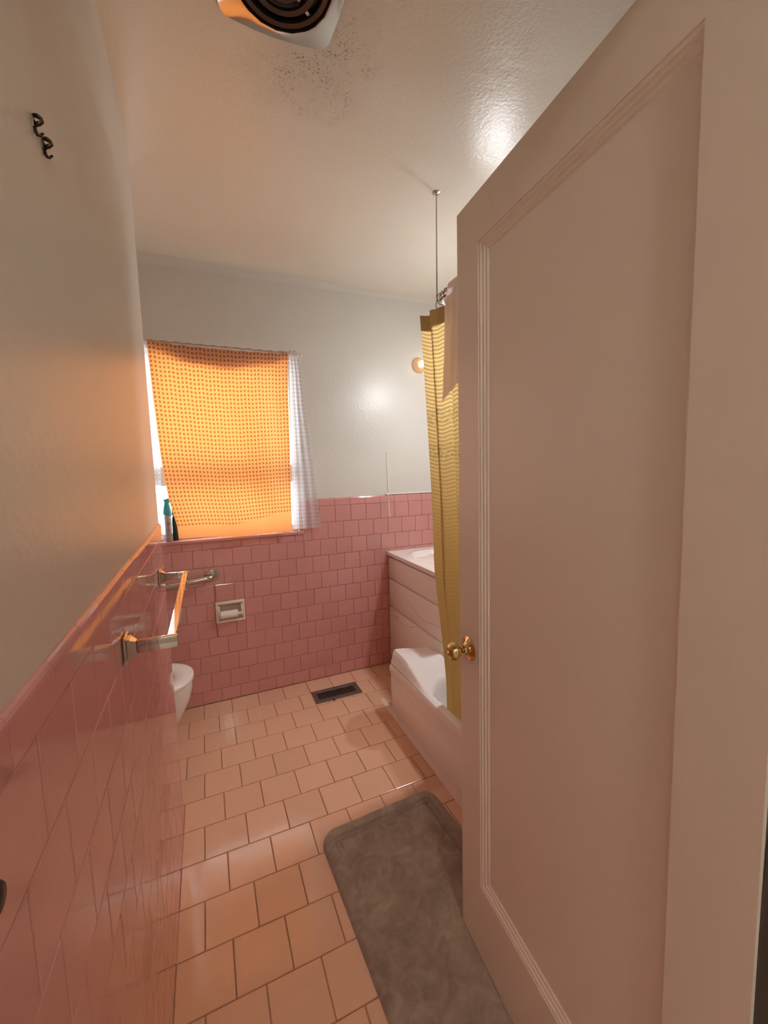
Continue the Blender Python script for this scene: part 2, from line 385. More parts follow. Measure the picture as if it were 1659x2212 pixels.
# hall behind the camera
bm = B(); bm_box(bm, -0.95, 1.8, -1.6, 0.10, -0.10, -0.005); structure(obj('floor_hall', bm, M['hall_paint']), 'hall floor behind the doorway', 'floor')
bm = B(); bm_box(bm, -0.95, 1.8, -1.6, 0.10, H, H+0.08); structure(obj('ceiling_hall', bm, M['hall_paint']), 'hall ceiling', 'ceiling')
bm = B(); bm_box(bm, -0.95, 1.8, -1.7, -1.6, 0, H); structure(obj('wall_hall', bm, M['hall_paint']), 'far wall of the hall', 'wall')
bm = B(); bm_box(bm, -1.05, -0.95, -1.7, 0.10, 0, H); bm_box(bm, 1.8, 1.9, -1.7, 0.10, 0, H)
bm_box(bm, -0.95, XL-0.11, 0.0, 0.10, 0, H); bm_box(bm, XR, 1.8, 0.0, 0.10, 0, H)
structure(obj('wall_hall_sides', bm, M['hall_paint']), 'side walls of the hall', 'wall')
# plaster cove where back wall meets ceiling (wider at the left)
bm = B(); bm_prism(bm, [(0, 0), (1, 0), (0, 1)], lambda a, c: Vector((-0.85, D-0.050*a, H-0.050*c)), lambda a, c: Vector((XR, D-0.012*a, H-0.012*c)))
structure(obj('trim_1', bm, M['wall_paint']), 'shallow plaster cove along the ceiling edge', 'trim')

# ------------------------------------------------------------------ tiles
_tcache = {}
def tile_mesh(name, w, h, t=TT, bev=0.0016):
    key = (name, round(w, 4), round(h, 4), t)
    if key not in _tcache:
        a, c = w/2, h/2
        L = [(0, 0.0), (0, t-bev), (bev*0.35, t-bev*0.35), (bev*1.3, t)]
        V = []; F = []
        for ins, z in L:
            i0 = len(V); V += [(-a+ins, -c+ins, z), (a-ins, -c+ins, z), (a-ins, c-ins, z), (-a+ins, c-ins, z)]
            if i0:
                for k in range(4): F.append((i0-4+k, i0-4+(k+1) % 4, i0+(k+1) % 4, i0+k))
        F.append((len(V)-4, len(V)-3, len(V)-2, len(V)-1))
        me = bpy.data.meshes.new(name); me.from_pydata(V, [], F); me.update()
        _tcache[key] = me
    return _tcache[key]
def put_tile(name, parent, mat, u0, u1, v0, v1, place, rot, gap, tilt=0.0):
    w, h = u1-u0-gap, v1-v0-gap
    if w < 0.006 or h < 0.006: return
    me = tile_mesh(name, w, h)
    if not me.materials: me.materials.append(mat)
    o = bpy.data.objects.new(name, me); COL.objects.link(o); o.parent = parent
    o.location = place((u0+u1)/2, (v0+v1)/2)
    o.rotation_euler = rot
    if tilt: o.rotation_euler.rotate_axis('X', random.gauss(0, tilt)); o.rotation_euler.rotate_axis('Y', random.gauss(0, tilt))
def clip(u0, u1, v0, v1, hole):
    hu0, hu1, hv0, hv1 = hole
    if u1 <= hu0 or u0 >= hu1 or v1 <= hv0 or v0 >= hv1: return [(u0, u1, v0, v1)]
    out = []
    if u0 < hu0: out.append((u0, hu0, v0, v1))
    if u1 > hu1: out.append((hu1, u1, v0, v1))
    a, c = max(u0, hu0), min(u1, hu1)
    if v0 < hv0: out.append((a, c, v0, hv0))
    if v1 > hv1: out.append((a, c, hv1, v1))
    return out
rows = [(0.0, Z0)] + [(Z0+k*ROW, Z0+(k+1)*ROW) for k in range(10)]
GW = 0.0018
# left wall: u = Y
for k, (z0, z1) in enumerate(rows):
    off = 0.409 + (0.0537 if (k % 2 == 0) else 0.0)
    y = off - 2*ROW
    while y < P-0.006:
        u0, u1 = max(y, 0.21), min(y+ROW, P-0.001)
        if u1 > u0 and u1-u0 > 0.01:
            put_tile('tile', wall_left, M['pink_tile'], u0, u1, z0, z1, lambda u, v: (XL, u, v), (pi/2, 0, pi/2), GW, 0.0012)
        y += ROW
# partition end: one column, faces the alcove
for k, (z0, z1) in enumerate(rows):
    put_tile('tile', wall_left, M['pink_tile'], XL-0.11, XL, z0, z1, lambda u, v: (u, P-0.006, v), (pi/2, 0, pi), GW)
# cap tiles (bullnose) on the left wall
CZ = rows[-1][1]; CT = 1.206
def cap_mesh(name, ln, t=0.007):
    key = (name, round(ln, 4))
    if key not in _tcache:
        prof = [(0, CZ+GW/2), (t-0.001, CZ+GW/2), (t, CZ+0.002), (t, CT-0.012)]
        prof += [(t-0.008*(1-math.cos(a))*1.0, CT-0.012+0.012*math.sin(a)) for a in (0.4, 0.8, 1.2, 1.5)] + [(-0.004, CT)]
        V = []; F = []; n = len(prof)
        for s in (-ln/2+0.0009, ln/2-0.0009): V += [(s, -p, z) for p, z in prof]
        for i in range(n): F.append((i, (i+1) % n, n+(i+1) % n, n+i))
        F += [tuple(range(n))[::-1], tuple(range(n, 2*n))]
        me = bpy.data.meshes.new(name); me.from_pydata(V, [], F); me.materials.append(M['pink_tile']); me.update()
        _tcache[key] = me
    return _tcache[key]
y = 0.409 - 2*ROW
while y < P:
    u0, u1 = max(y, 0.21), min(y+ROW, P)
    if u1-u0 > 0.01:
        o = bpy.data.objects.new('cap_tile', cap_mesh('cap_tile', u1-u0)); COL.objects.link(o); o.parent = wall_left
        o.location = (XL, (u0+u1)/2, 0); o.rotation_euler = (0, 0, pi/2)
    y += ROW
# back wall: u = X
holes = [(-0.90, 0.552, 0.985, 3.0), (0.013, 0.181, 0.489, 0.621)]
for k, (z0, z1) in enumerate(rows):
    off = 0.342 + (0.0537 if k % 2 else 0.0)
    x = off - 7*ROW
    while x < XR:
        u0, u1 = max(x, -0.42), min(x+ROW, XR)
        if u1 > u0:
            parts = [(u0, u1, z0, z1)]
            for hh in holes: parts = [q for p_ in parts for q in clip(*p_, hh)]
            for q in parts:
                put_tile('tile', wall_back, M['pink_tile'], *q, lambda u, v: (u, D, v), (pi/2, 0, 0), GW, 0.0012)
        x += ROW
x = 0.552
while x < XR:
    u0, u1 = x, min(x+ROW, XR)
    if u1-u0 > 0.01:
        o = bpy.data.objects.new('cap_tile', cap_mesh('cap_tile', u1-u0)); COL.objects.link(o); o.parent = wall_back; o.location = ((u0+u1)/2, D, 0)
    x += ROW
# bullnose sill tiles of the window
x = -0.45
while x < 0.56:
    x1 = min(x+ROW, 0.562)
    bm = B()
    bm_prism(bm, [(0.0, 0.0), (0, 0.012), (0.003, 0.017), (0.008, 0.0195), (0.115, 0.0195), (0.115, 0.0)], lambda a, c: Vector((x+0.0008, D-0.014+a, 0.986+c)), lambda a, c: Vector((x1-0.0008, D-0.014+a, 0.986+c)))
    obj('sill_tile', bm, M['pink_tile'], wall_back)
    x += ROW
# bright cap strip and caulked edge beside the vanity section
bm = B(); bm_box(bm, 1.135, XR, D-0.0125, D, 1.2065, 1.2175, 0.002); structure(obj('trim_2', bm, M['trim_white']), 'white caulk line on top of tiles above vanity', 'trim')
bm = B(); bm_prism(bm, [(0, 0), (0.012, 0), (0.009, 0.008), (0.003, 0.008)], lambda a, c: Vector((1.156+a, D-c, 1.057)), lambda a, c: Vector((1.144+a*0.5, D-c*0.5, 1.50)))
structure(obj('trim_3', bm, M['trim_white']), 'thin pale vertical strip on back wall by vanity', 'trim')
# floor: u = X, v = Y
k0 = 0
rowsY = []
for k in range(-7, 9):
    rowsY.append((k, FY0-(k+1)*FP, FY0-k*FP))
GF = 0.0032
for k, y0, y1 in rowsY:
    y1c = min(y1, D-TT-0.001)
    off = FX0 + (FP/2 if k % 2 == 0 else 0.0)
    x = off - 6*FP
    while x < 1.0:
        xl = -0.84 if y1c > P+0.02 else XL+TT-0.0022
        u0, u1 = max(x, xl), min(x+FP, 0.92 if y0 < 1.95 else 1.25)
        if u1-u0 > 0.01 and y1c > 0.21 and u1 > -0.35:
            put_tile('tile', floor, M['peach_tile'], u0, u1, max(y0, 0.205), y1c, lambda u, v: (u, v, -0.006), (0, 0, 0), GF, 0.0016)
        x += FP
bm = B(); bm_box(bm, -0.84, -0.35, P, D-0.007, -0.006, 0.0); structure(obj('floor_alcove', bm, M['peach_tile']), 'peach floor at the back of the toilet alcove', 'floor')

# ------------------------------------------------------------------ window
bm = B()
fy0, fy1 = D+0.045, D+0.085
for x0, x1, z0, z1 in ((WX0, WX0+0.03, WZ0+0.007, WZ1), (WX1-0.022, WX1, WZ0+0.007, WZ1), (WX0+0.03, WX1-0.022, WZ1-0.035, WZ1), (WX0+0.03, WX1-0.022, WZ0+0.007, WZ0+0.045)): bm_box(bm, x0, x1, fy0, fy1, z0, z1, 0.003)
win = structure(obj('window_1', bm, M['frame_white']), 'bright window behind the orange towel', 'window')
bm = B(); bm_box(bm, WX0+0.03, WX1-0.022, fy0-0.012, fy1-0.01, 1.315, 1.425, 0.004); obj('meeting_rail', bm, M['frame_white'], win)
bm = B(); bm_box(bm, WX0+0.03, WX1-0.022, fy0+0.02, fy0+0.024, WZ0+0.045, 1.315); obj('pane', bm, M['glass'], win)
bm = B(); bm_box(bm, WX0+0.03, WX1-0.022, fy0+0.02, fy0+0.024, 1.425, WZ1-0.035); obj('pane', bm, M['glass'], win)

# curtain rod over the window
rod = thing('tension_rod', 'thin white rod along the top of the window', 'rod', (0.05, D-0.035, 2.075))
bm = B(); bm_tube(bm, [(-0.50, D-0.035, 2.075), (0.572, D-0.035, 2.075)], 0.006, 10); obj('bar', bm, M['frame_white'], rod, smooth=True, angle=50)
bm = B(); bm_lathe(bm, [(0, 0), (0.009, 0.001), (0.0125, 0.008), (0.010, 0.016), (0, 0.02)], 14, Matrix.Translation((0.570, D-0.035, 2.075)) @ Matrix.Rotation(pi/2, 4, 'Y')); obj('end_knob', bm, M['trim_white'], rod, smooth=True)
for xx in (-0.5, 0.565):
    bm = B(); bm_box(bm, xx-0.006, xx+0.006, D-0.034, D, 2.066, 2.084, 0.002); obj('bracket', bm, M['frame_white'], rod)

# orange waffle towel hung as a curtain
def lerp(a, c, t): return a+(c-a)*t
def interp(tab, z):
    if z <= tab[0][0]: return tab[0][1]
    for (z0, x0), (z1, x1) in zip(tab, tab[1:]):
        if z <= z1: return lerp(x0, x1, (z-z0)/(z1-z0))
    return tab[-1][1]
edgeL = [(1.02, -0.148), (1.10, -0.152), (1.242, -0.182), (1.469, -0.204), (1.809, -0.219), (2.08, -0.228)]
edgeR = [(1.01, 0.479), (1.14, 0.481), (1.573, 0.490), (1.846, 0.493), (2.08, 0.503)]
def towel(u, v):
    ztop = 2.078 - 0.012*math.sin(pi*u) + 0.002*math.sin(u*60)
    zb = 1.022 - 0.012*u + 0.004*math.sin(u*9)
    z = lerp(zb, ztop, v)
    z += 0.030*math.sin(pi*u)*(v-v*v)*-1.2 + 0.07*(u-0.45)*max(0, 0.35-v)*(1 if u > .45 else .4)*v*4
    x = lerp(interp(edgeL, z), interp(edgeR, z), u)
    y = D-0.0465 - 0.012*math.sin(pi*v)*math.sin(3.1*u*pi+1.2*v) - 0.009*math.sin(15*u+5*v)*(1-v) - 0.010*math.exp(-((u-0.80-0.06*(1-v))/0.05)**2)*math.sin(pi*v) - 0.007*math.exp(-((u-0.93)/0.03)**2)*v*(1-v)*4 - 0.004*math.sin(27*u)*v*(1-v)*2
    y -= 0.018*(1-v)**2*math.sin(pi*min(1, u*1.1))
    return Vector((x, min(y, D-0.0445), z))
tw = thing('towel', 'orange waffle weave towel hung across the window', 'towel', (0.14, D-0.046, 1.02))
bm = B(); bm_grid(bm, towel, 60, 70); obj('front_cloth', bm, M['towel_orange'], tw, smooth=True, fixn=False)
def fold(u, v):
    zb = 2.03 - 0.068*math.sin(pi*min(1, max(0, (u-0.02)/0.93)))**0.8 + 0.004*math.sin(u*20)
    z = lerp(zb, 2.082, v); x = lerp(-0.226, 0.503, u)
    return Vector((x, D-0.026 + 0.002*math.sin(u*17), z))
bm = B(); bm_grid(bm, fold, 40, 8); obj('fold_over', bm, M['towel_fold'], tw, smooth=True, fixn=False)['label'] = 'folded back top edge of the towel'
def roll(u, v):
    a = pi*v
    return Vector((lerp(-0.227, 0.503, u), D-0.0355+0.0095*math.cos(a), 2.0785 + 0.008*math.sin(a) + 0.0025*math.sin(u*75)))
bm = B(); bm_grid(bm, roll, 60, 6); obj('top_edge', bm, M['towel_fold'], tw, smooth=True, fixn=False)

# sheer curtains
def sheer_r(u, v):
    ztop, zb = 2.07, 1.021
    z = lerp(zb, ztop, v)
    xl = lerp(0.486, 0.512, v); xr = interp([(1.02, 0.668), (1.43, 0.629), (1.766, 0.592), (1.98, 0.577), (2.07, 0.566)], z)
    x = lerp(xl, xr, u)
    y = D-0.026 - 0.007*math.sin(u*2*pi*3.2+0.6)*(0.5+0.5*v) + 0.004*math.sin(u*21)*v
    return Vector((x, y - 0.004*(1-v), z))
cu = thing('sheer_curtain', 'white dotted sheer curtain right of the orange towel', 'curtain', (0.57, D-0.03, 1.02), 'window sheers')
bm = B(); bm_grid(bm, sheer_r, 40, 30); obj('panel', bm, M['sheer'], cu, smooth=True, fixn=False)
bm = B()
for i in range(6):
    xx = 0.512+0.009*i
    bm_tube(bm, [(xx, D-0.035-0.013, 2.066), (xx+0.003, D-0.035-0.006, 2.092+0.004*math.sin(i*2.3)), (xx+0.004, D-0.035+0.010, 2.088), (xx+0.004, D-0.035+0.012, 2.066)], [0.005, 0.0055, 0.0055, 0.004], 8)
obj('gathered_heading', bm, M['hung_towel'], cu, smooth=True)
def sheer_l(u, v):
    z = lerp(1.022, 2.07, v)
    x = lerp(-0.44, -0.19-0.036*(1-v), u)
    y = D-0.012 - 0.006*math.sin(u*2*pi*4+1)
    return Vector((x, y, z))
cu = thing('sheer_curtain', 'white lace sheer curtain left of the orange towel', 'curtain', (-0.3, D-0.02, 1.02), 'window sheers')
bm = B(); bm_grid(bm, sheer_l, 40, 20); obj('panel', bm, M['sheer'], cu, smooth=True, fixn=False)

# things on the sill
SZ = 1.0057
c = thing('spray_can', 'grey labelled air freshener can with teal spray cap on window sill', 'spray can', (-0.1995, D+0.008, SZ))
mt = Matrix.Translation((-0.1995, D+0.008, SZ))
bm = B(); bm_lathe(bm, [(0, 0), (0.0165, 0), (0.018, 0.002), (0.018, 0.150), (0.0155, 0.156), (0, 0.157)], 24, mt); obj('can_body', bm, M['can_label'], c, smooth=True, angle=40)
def cap_pt(u, v):
    return None
bm = B()
prof = [(0.0215, 0.148), (0.0225, 0.156), (0.0205, 0.175), (0.0165, 0.198), (0.0125, 0.213), (0.0115, 0.222), (0.0135, 0.230), (0.016, 0.236), (0.0145, 0.2395), (0, 0.2400)]
rings = []
for r, z in prof:
    rings.append([bm.verts.new(mt @ Vector((r*math.cos(a)*1.0+ (0.006*max(0, math.cos(a)) if z > 0.22 else 0), r*math.sin(a)*0.85, z - (0.006*math.cos(a) if z < 0.16 else 0) + (0.004*math.cos(a) if z > 0.225 else 0)))) for a in [2*pi*k/24 for k in range(24)]])
for a, b2 in zip(rings, rings[1:]):
    for k in range(24): bm.faces.new((a[k], a[(k+1) % 24], b2[(k+1) % 24], b2[k]))
bm.faces.new(rings[0][::-1]); obj('spray_cap', bm, M['teal'], c, smooth=True, angle=60)
for z, a0, a1, hh in ((0.124, -0.95, -0.65, .0042), (0.109, -1.75, -0.75, .0014), (0.102, -1.75, -0.68, .0014), (0.095, -1.75, -0.95, .0014), (0.066, -1.6, -0.9, .0014), (0.034, -1.0, -0.75, .0032)):
    bm = B()
    V0 = [bm.verts.new(mt @ Vector((0.01825*math.cos(lerp(a0, a1, q/6)), 0.01825*math.sin(lerp(a0, a1, q/6)), z-hh))) for q in range(7)]
    V1 = [bm.verts.new(mt @ Vector((0.01825*math.cos(lerp(a0, a1, q/6)), 0.01825*math.sin(lerp(a0, a1, q/6)), z+hh))) for q in range(7)]
    for q in range(6): bm.faces.new((V0[q], V0[q+1], V1[q+1], V1[q]))
    obj('printed_line', bm, M['ink'], c)
c = thing('bottle', 'slim dark green bottle behind the spray can on window sill', 'bottle', (-0.1675, D+0.028, SZ))
mt = Matrix.Translation((-0.1675, D+0.028, SZ))
bm = B(); bm_lathe(bm, [(0, 0), (0.0135, 0), (0.0150, 0.003), (0.0150, 0.108), (0.0135, 0.126), (0.0090, 0.140), (0, 0.141)], 20, mt); obj('bottle_body', bm, M['dark_glass'], c, smooth=True, angle=50)
bm = B(); bm_lathe(bm, [(0.0092, 0.134), (0.0092, 0.1455), (0, 0.146)], 20, mt); obj('neck_ring', bm, M['can_label'], c, smooth=True, angle=40)
bm = B(); bm_lathe(bm, [(0, 0.146), (0.0105, 0.146), (0.0115, 0.150), (0.0110, 0.180), (0, 0.182)], 20, mt); obj('bottle_cap', bm, M['dark_glass'], c, smooth=True, angle=40)
bm = B(); bm_box(bm, 0.425, 0.468, D-0.008, D+0.018, SZ, SZ+0.014, 0.004, 2); o = obj('soap_bar', bm, M['soap'], origin=(0.446, D, SZ), smooth=True, angle=40); tag(o, 'small pale bar at the right end of the window sill', 'soap')

# ------------------------------------------------------------------ towel bar on the left wall
FX = XL+TT+0.0008
tb = thing('towel_bar', 'square chrome towel bar on the pink left wall', 'towel bar', (FX, 1.21, 1.06))
for nm, yy, zz in (('post', 0.885, 1.064), ('post', 1.535, 1.044)):
    bm = B()
    bm_box(bm, FX, FX+0.005, yy-0.022, yy+0.022, zz-0.027, zz+0.027, 0.0012)
    bm_box(bm, FX+0.005, FX+0.011, yy-0.016, yy+0.016, zz-0.021, zz+0.021, 0.0015)
    bm_prism(bm, [(-0.013, -0.018), (0.013, -0.018), (0.013, 0.018), (-0.013, 0.018)], lambda a, cc: Vector((FX+0.011, yy+a, zz+cc)), lambda a, cc: Vector((FX+0.020, yy+a*0.55, zz+cc*0.72)))
    bm_box(bm, FX+0.020, FX+0.091, yy-0.0065, yy+0.0065, zz-0.0125, zz+0.0125, 0.0025, 2)
    obj(nm, bm, M['chrome'], tb, smooth=True, angle=30)
bm = B(); 
za, zb2 = 1.064+0.003, 1.044+0.003
bm_prism(bm, [(-0.0075, -0.0075), (0.0075, -0.0075), (0.0075, 0.0075), (-0.0075, 0.0075)], lambda a, cc: Vector((FX+0.080+a, 0.8918, za+cc)), lambda a, cc: Vector((FX+0.080+a, 1.5282, zb2+cc)))
obj('bar', bm, M['chrome'], tb)

# grab bar on the back wall
gy = D-TT-0.0005
gb = thing('grab_bar', 'round steel grab bar on back wall under window', 'grab bar', (-0.12, gy, 0.77))
pts = [(0.010, gy, 0.787), (0.010, gy-0.018, 0.787)] + [(0.010-0.030*(1-math.cos(a)), gy-0.018-0.030*math.sin(a), 0.787-0.006*math.sin(a)) for a in (0.35, 0.7, 1.05, 1.4, pi/2)]
pts += [(-0.24, gy-0.048, 0.757)] + [(-0.24-0.030*math.sin(a), gy-0.048+0.030*(1-math.cos(a)), 0.757) for a in (0.4, 0.8, 1.2, pi/2)] + [(-0.27, gy, 0.757)]
bm = B(); bm_tube(bm, pts, 0.0145, 16); obj('bar', bm, M['steel'], gb, smooth=True, angle=60)
for xx, zz in ((0.010, 0.787), (-0.27, 0.757)):
    bm = B(); bm_lathe(bm, [(0, 0.012), (0.018, 0.012), (0.021, 0.009), (0.031, 0.0075), (0.035, 0.005), (0.035, 0)], 28, Matrix.Translation((xx, gy, zz)) @ Matrix.Rotation(pi/2, 4, 'X')); obj('flange', bm, M['steel'], gb, smooth=True, angle=50)

# toilet paper holder: recessed ceramic niche
hx0, hx1, hz0, hz1 = 0.0145, 0.1795, 0.4905, 0.6195
tp = thing('paper_holder', 'almond ceramic toilet paper holder set into pink tiles', 'paper holder', ((hx0+hx1)/2, D-0.01, hz0))
bm = B(); fy = D-0.017
bm_box(bm, hx0, hx1, fy, D-0.0005, hz1-0.018, hz1, 0.003, 2); bm_box(bm, hx0, hx1, fy, D-0.0005, hz0, hz0+0.014, 0.003, 2)
bm_box(bm, hx0, hx0+0.014, fy, D-0.0005, hz0+0.012, hz1-0.016, 0.003, 2); bm_box(bm, hx1-0.014, hx1, fy, D-0.0005, hz0+0.012, hz1-0.016, 0.003, 2)
obj('surround', bm, M['almond_ceramic'], tp, smooth=True, angle=40)
bm = B(); c0 = [(0.0245, 0.5005), (0.1695, 0.5005), (0.1695, 0.6095), (0.0245, 0.6095)]
loft(bm, [[(x, D-0.0005, z) for x, z in c0], [(x+(0.097-x)*0.08, D+0.045, z+(0.555-z)*0.10) for x, z in c0], [(x+(0.097-x)*0.3, D+0.055, z+(0.555-z)*0.3) for x, z in c0]], False, True)
obj('niche_bowl', bm, M['almond_ceramic'], tp, smooth=True, angle=40)
for xx in (hx0+0.0185, hx1-0.0185):
    bm = B(); bm_prism(bm, [(0, -0.032), (0.016, -0.030), (0.030, -0.012), (0.030, 0.014), (0.012, 0.046), (0, 0.048)], lambda a, cc: Vector((xx-0.0045, D-0.003-a, 0.548+cc)), lambda a, cc: Vector((xx+0.0045, D-0.003-a, 0.548+cc))); obj('ear', bm, M['almond_ceramic'], tp)
bm = B(); bm_tube(bm, [(hx0+0.0235, D-0.0245, 0.541), (hx1-0.0235, D-0.0245, 0.541)], 0.0105, 16); obj('roller', bm, M['trim_white'], tp, smooth=True, angle=50)
bm = B()
Rr = 0.020; xa, xb = hx0+0.0265, hx0+0.122
for q in (0,):
    bm_lathe(bm, [(0.0128, 0), (Rr+0.003, 0), (Rr+0.003, xb-xa), (0.0128, xb-xa), (0.0128, 0)], 28, Matrix.Translation((xa, D-0.0245, 0.541)) @ Matrix.Rotation(pi/2, 4, 'Y'))
o = obj('toilet_roll', bm, M['paper'], origin=((xa+xb)/2, D-0.0265, 0.541), smooth=True, angle=50)
tag(o, 'nearly used toilet roll on the almond holder', 'toilet roll')

# ------------------------------------------------------------------ toilet in the alcove
tc = (-0.36, 2.125)
to = thing('toilet', 'white ceramic toilet behind the left partition', 'toilet', (tc[0], tc[1], 0))
cx, cy = tc
bm = B(); loft(bm, [oval(cx-0.02, cy, 0.155, 0.105, 0.0), oval(cx-0.02, cy, 0.150, 0.100, 0.03), oval(cx-0.01, cy, 0.140, 0.098, 0.12), oval(cx+0.01, cy, 0.185, 0.135, 0.22), oval(cx+0.012, cy, 0.222, 0.168, 0.30), oval(cx+0.012, cy, 0.235, 0.180, 0.36), oval(cx+0.012, cy, 0.233, 0.178, 0.392),
    oval(cx+0.012, cy, 0.190, 0.135, 0.392), oval(cx+0.012, cy, 0.165, 0.115, 0.32), oval(cx, cy, 0.09, 0.07, 0.24)])
obj('bowl', bm, M['ceramic'], to, smooth=True, angle=60)
bm = B(); loft(bm, [oval(cx+0.010, cy, 0.238, 0.184, 0.395), oval(cx+0.010, cy, 0.246, 0.191, 0.403), oval(cx+0.010, cy, 0.244, 0.189, 0.413), oval(cx+0.010, cy, 0.225, 0.170, 0.420), oval(cx+0.012, cy, 0.165, 0.112, 0.418), oval(cx+0.012, cy, 0.155, 0.104, 0.408), oval(cx+0.012, cy, 0.155, 0.104, 0.395), oval(cx+0.010, cy, 0.238, 0.184, 0.395)], False, False)
obj('seat', bm, M['ceramic'], to, smooth=True, angle=50)
bm = B(); bm_box(bm, -0.835, -0.645, cy-0.23, cy+0.23, 0.385, 0.74, 0.02, 3); obj('tank', bm, M['ceramic'], to, smooth=True, angle=40)
bm = B(); bm_box(bm, -0.840, -0.638, cy-0.24, cy+0.24, 0.741, 0.775, 0.012, 3); obj('tank_lid', bm, M['ceramic'], to, smooth=True, angle=40)
bm = B(); bm_box(bm, -0.66, -0.52, cy-0.12, cy+0.12, 0.10, 0.39, 0.03, 2); obj('pedestal_back', bm, M['ceramic'], to, smooth=True, angle=40)
bm = B()
lid = [(p[1]-cy, p[0]-cx-0.012) for p in oval(cx+0.012, cy, 0.215, 0.185, 0)]
bm_prism(bm, lid, lambda a, cc: Vector((-0.622-0.02*(cc+0.2), cy+a, 0.635+cc)), lambda a, cc: Vector((-0.604-0.02*(cc+0.2), cy+a, 0.635+cc))); obj('raised_lid', bm, M['ceramic'], to)
bm = B(); bm_tube(bm, [(-0.645, cy-0.17, 0.68), (-0.632, cy-0.17, 0.68), (-0.628, cy-0.11, 0.675)], 0.007, 10); obj('flush_lever', bm, M['chrome'], to, smooth=True)

# ------------------------------------------------------------------ floor register
vx0, vx1, vy0, vy1 = 0.528, 0.822, 2.264, 2.400
vg = thing('floor_vent', 'brown metal floor register near the back wall', 'vent', ((vx0+vx1)/2, (vy0+vy1)/2, 0.0))
bm = B(); hx, hy = 0.030, 0.030
for a in ((vx0, vx1, vy0, vy0+hy), (vx0, vx1, vy1-hy, vy1), (vx0, vx0+hx, vy0+hy, vy1-hy), (vx1-hx, vx1, vy0+hy, vy1-hy)): bm_box(bm, *a, 0.0003, 0.006, 0.0015)
obj('frame', bm, M['vent_paint'], vg)
bm = B(); bm_box(bm, vx0+hx, vx1-hx, vy0+hy, vy1-hy, 0.0002, 0.0012); obj('backing', bm, M['vent_dark'], vg)
n = 17
sme = None
for i in range(n):
    xx = lerp(vx0+hx+0.006, vx1-hx-0.006, i/(n-1))
    if sme is None:
        bm = B()
        pl = [(0, -0.038), (0.004, -0.018), (0.0045, 0), (0.004, 0.018), (0, 0.038), (0.0022, 0.038), (0.0062, 0.018), (0.0067, 0), (0.0062, -0.018), (0.0022, -0.038)]
        bm_prism(bm, pl, lambda a, cc: Vector((xx+a-0.003, (vy0+vy1)/2+cc, 0.0013)), lambda a, cc: Vector((xx+a-0.003, (vy0+vy1)/2+cc, 0.0052)))
        s0 = obj('slat', bm, M['vent_paint'], vg); sme = s0.data; x_first = xx
    else:
        o = bpy.data.objects.new('slat', sme); COL.objects.link(o); o.parent = vg; o.location = (xx-x_first, 0, 0)
bm = B(); bm_box(bm, 0.632, 0.642, vy0-0.012, vy0+0.004, 0.003, 0.0085, 0.0015); obj('damper_lever', bm, M['vent_dark'], vg)

# ------------------------------------------------------------------ ceiling fan
fc = (0.235, 1.045)
fan = thing('ceiling_fan', 'square chrome exhaust fan with dark ring grille on ceiling', 'exhaust fan', (fc[0], fc[1], H))
def rsq(hw, r, bow, n=10):
    pts = []
    for q in range(4):
        a0 = q*pi/2
        cxx, cyy = (hw-r), (hw-r)
        for i in range(n+1):
            a = i/n*pi/2
            x, y = cxx+r*math.cos(a), cyy+r*math.sin(a)
            ca, sa = math.cos(a0), math.sin(a0)
            pts.append((x*ca-y*sa, x*sa+y*ca))
        for t in (0.25, 0.5, 0.75):
            x, y = lerp(cxx, -cxx, t), hw+bow*math.sin(pi*t)
            pts.append((x*math.cos(a0)-y*math.sin(a0), x*math.sin(a0)+y*math.cos(a0)))
    return pts
bm = B()
rm = Matrix.Rotation(math.radians(-2), 4, 'Z')
outl = rsq(0.139, 0.034, 0.009)
def lp(sc, z): return [(fc[0]+(rm @ Vector((x*sc, y*sc, 0))).x, fc[1]+(rm @ Vector((x*sc, y*sc, 0))).y, z) for x, y in outl]
nn = len(outl)
def circ(r, z):
    out = []
    for x, y in outl:
        v = (rm @ Vector((x, y, 0))).normalized(); out.append((fc[0]+v.x*r, fc[1]+v.y*r, z))
    return out
loft(bm, [lp(1.0, H-0.0005), lp(1.0, H-0.004), lp(0.985, H-0.008), circ(0.118, H-0.020), circ(0.113, H-0.020), circ(0.113, H-0.004)], False, False)
obj('faceplate', bm, simple('aged_chrome', (0.46, 0.43, 0.40), 0.14, 1.0), fan, smooth=True, angle=35)
bm = B(); bm_lathe(bm, [(0, H-0.002), (0.1125, H-0.002)], 36, Matrix.Translation((fc[0], fc[1], 0))); obj('dark_housing', bm, M['black'], fan)
for r0, r1, zz in ((0.094, 0.112, 0.013), (0.062, 0.080, 0.017), (0.030, 0.048, 0.020)):
    bm = B(); bm_lathe(bm, [(r0, H-zz+0.005), (r0+0.002, H-zz-0.001), (r1-0.006, H-zz-0.003), (r1, H-zz+0.002), (r1-0.001, H-zz+0.006), (r0, H-zz+0.005)], 48, Matrix.Translation((fc[0], fc[1], 0))); obj('ring', bm, M['fan_dark'], fan, smooth=True, angle=40)
bm = B(); bm_lathe(bm, [(0, H-0.026), (0.012, H-0.025), (0.017, H-0.020), (0.017, H-0.012)], 24, Matrix.Translation((fc[0], fc[1], 0))); obj('hub', bm, M['chrome'], fan, smooth=True, angle=40)
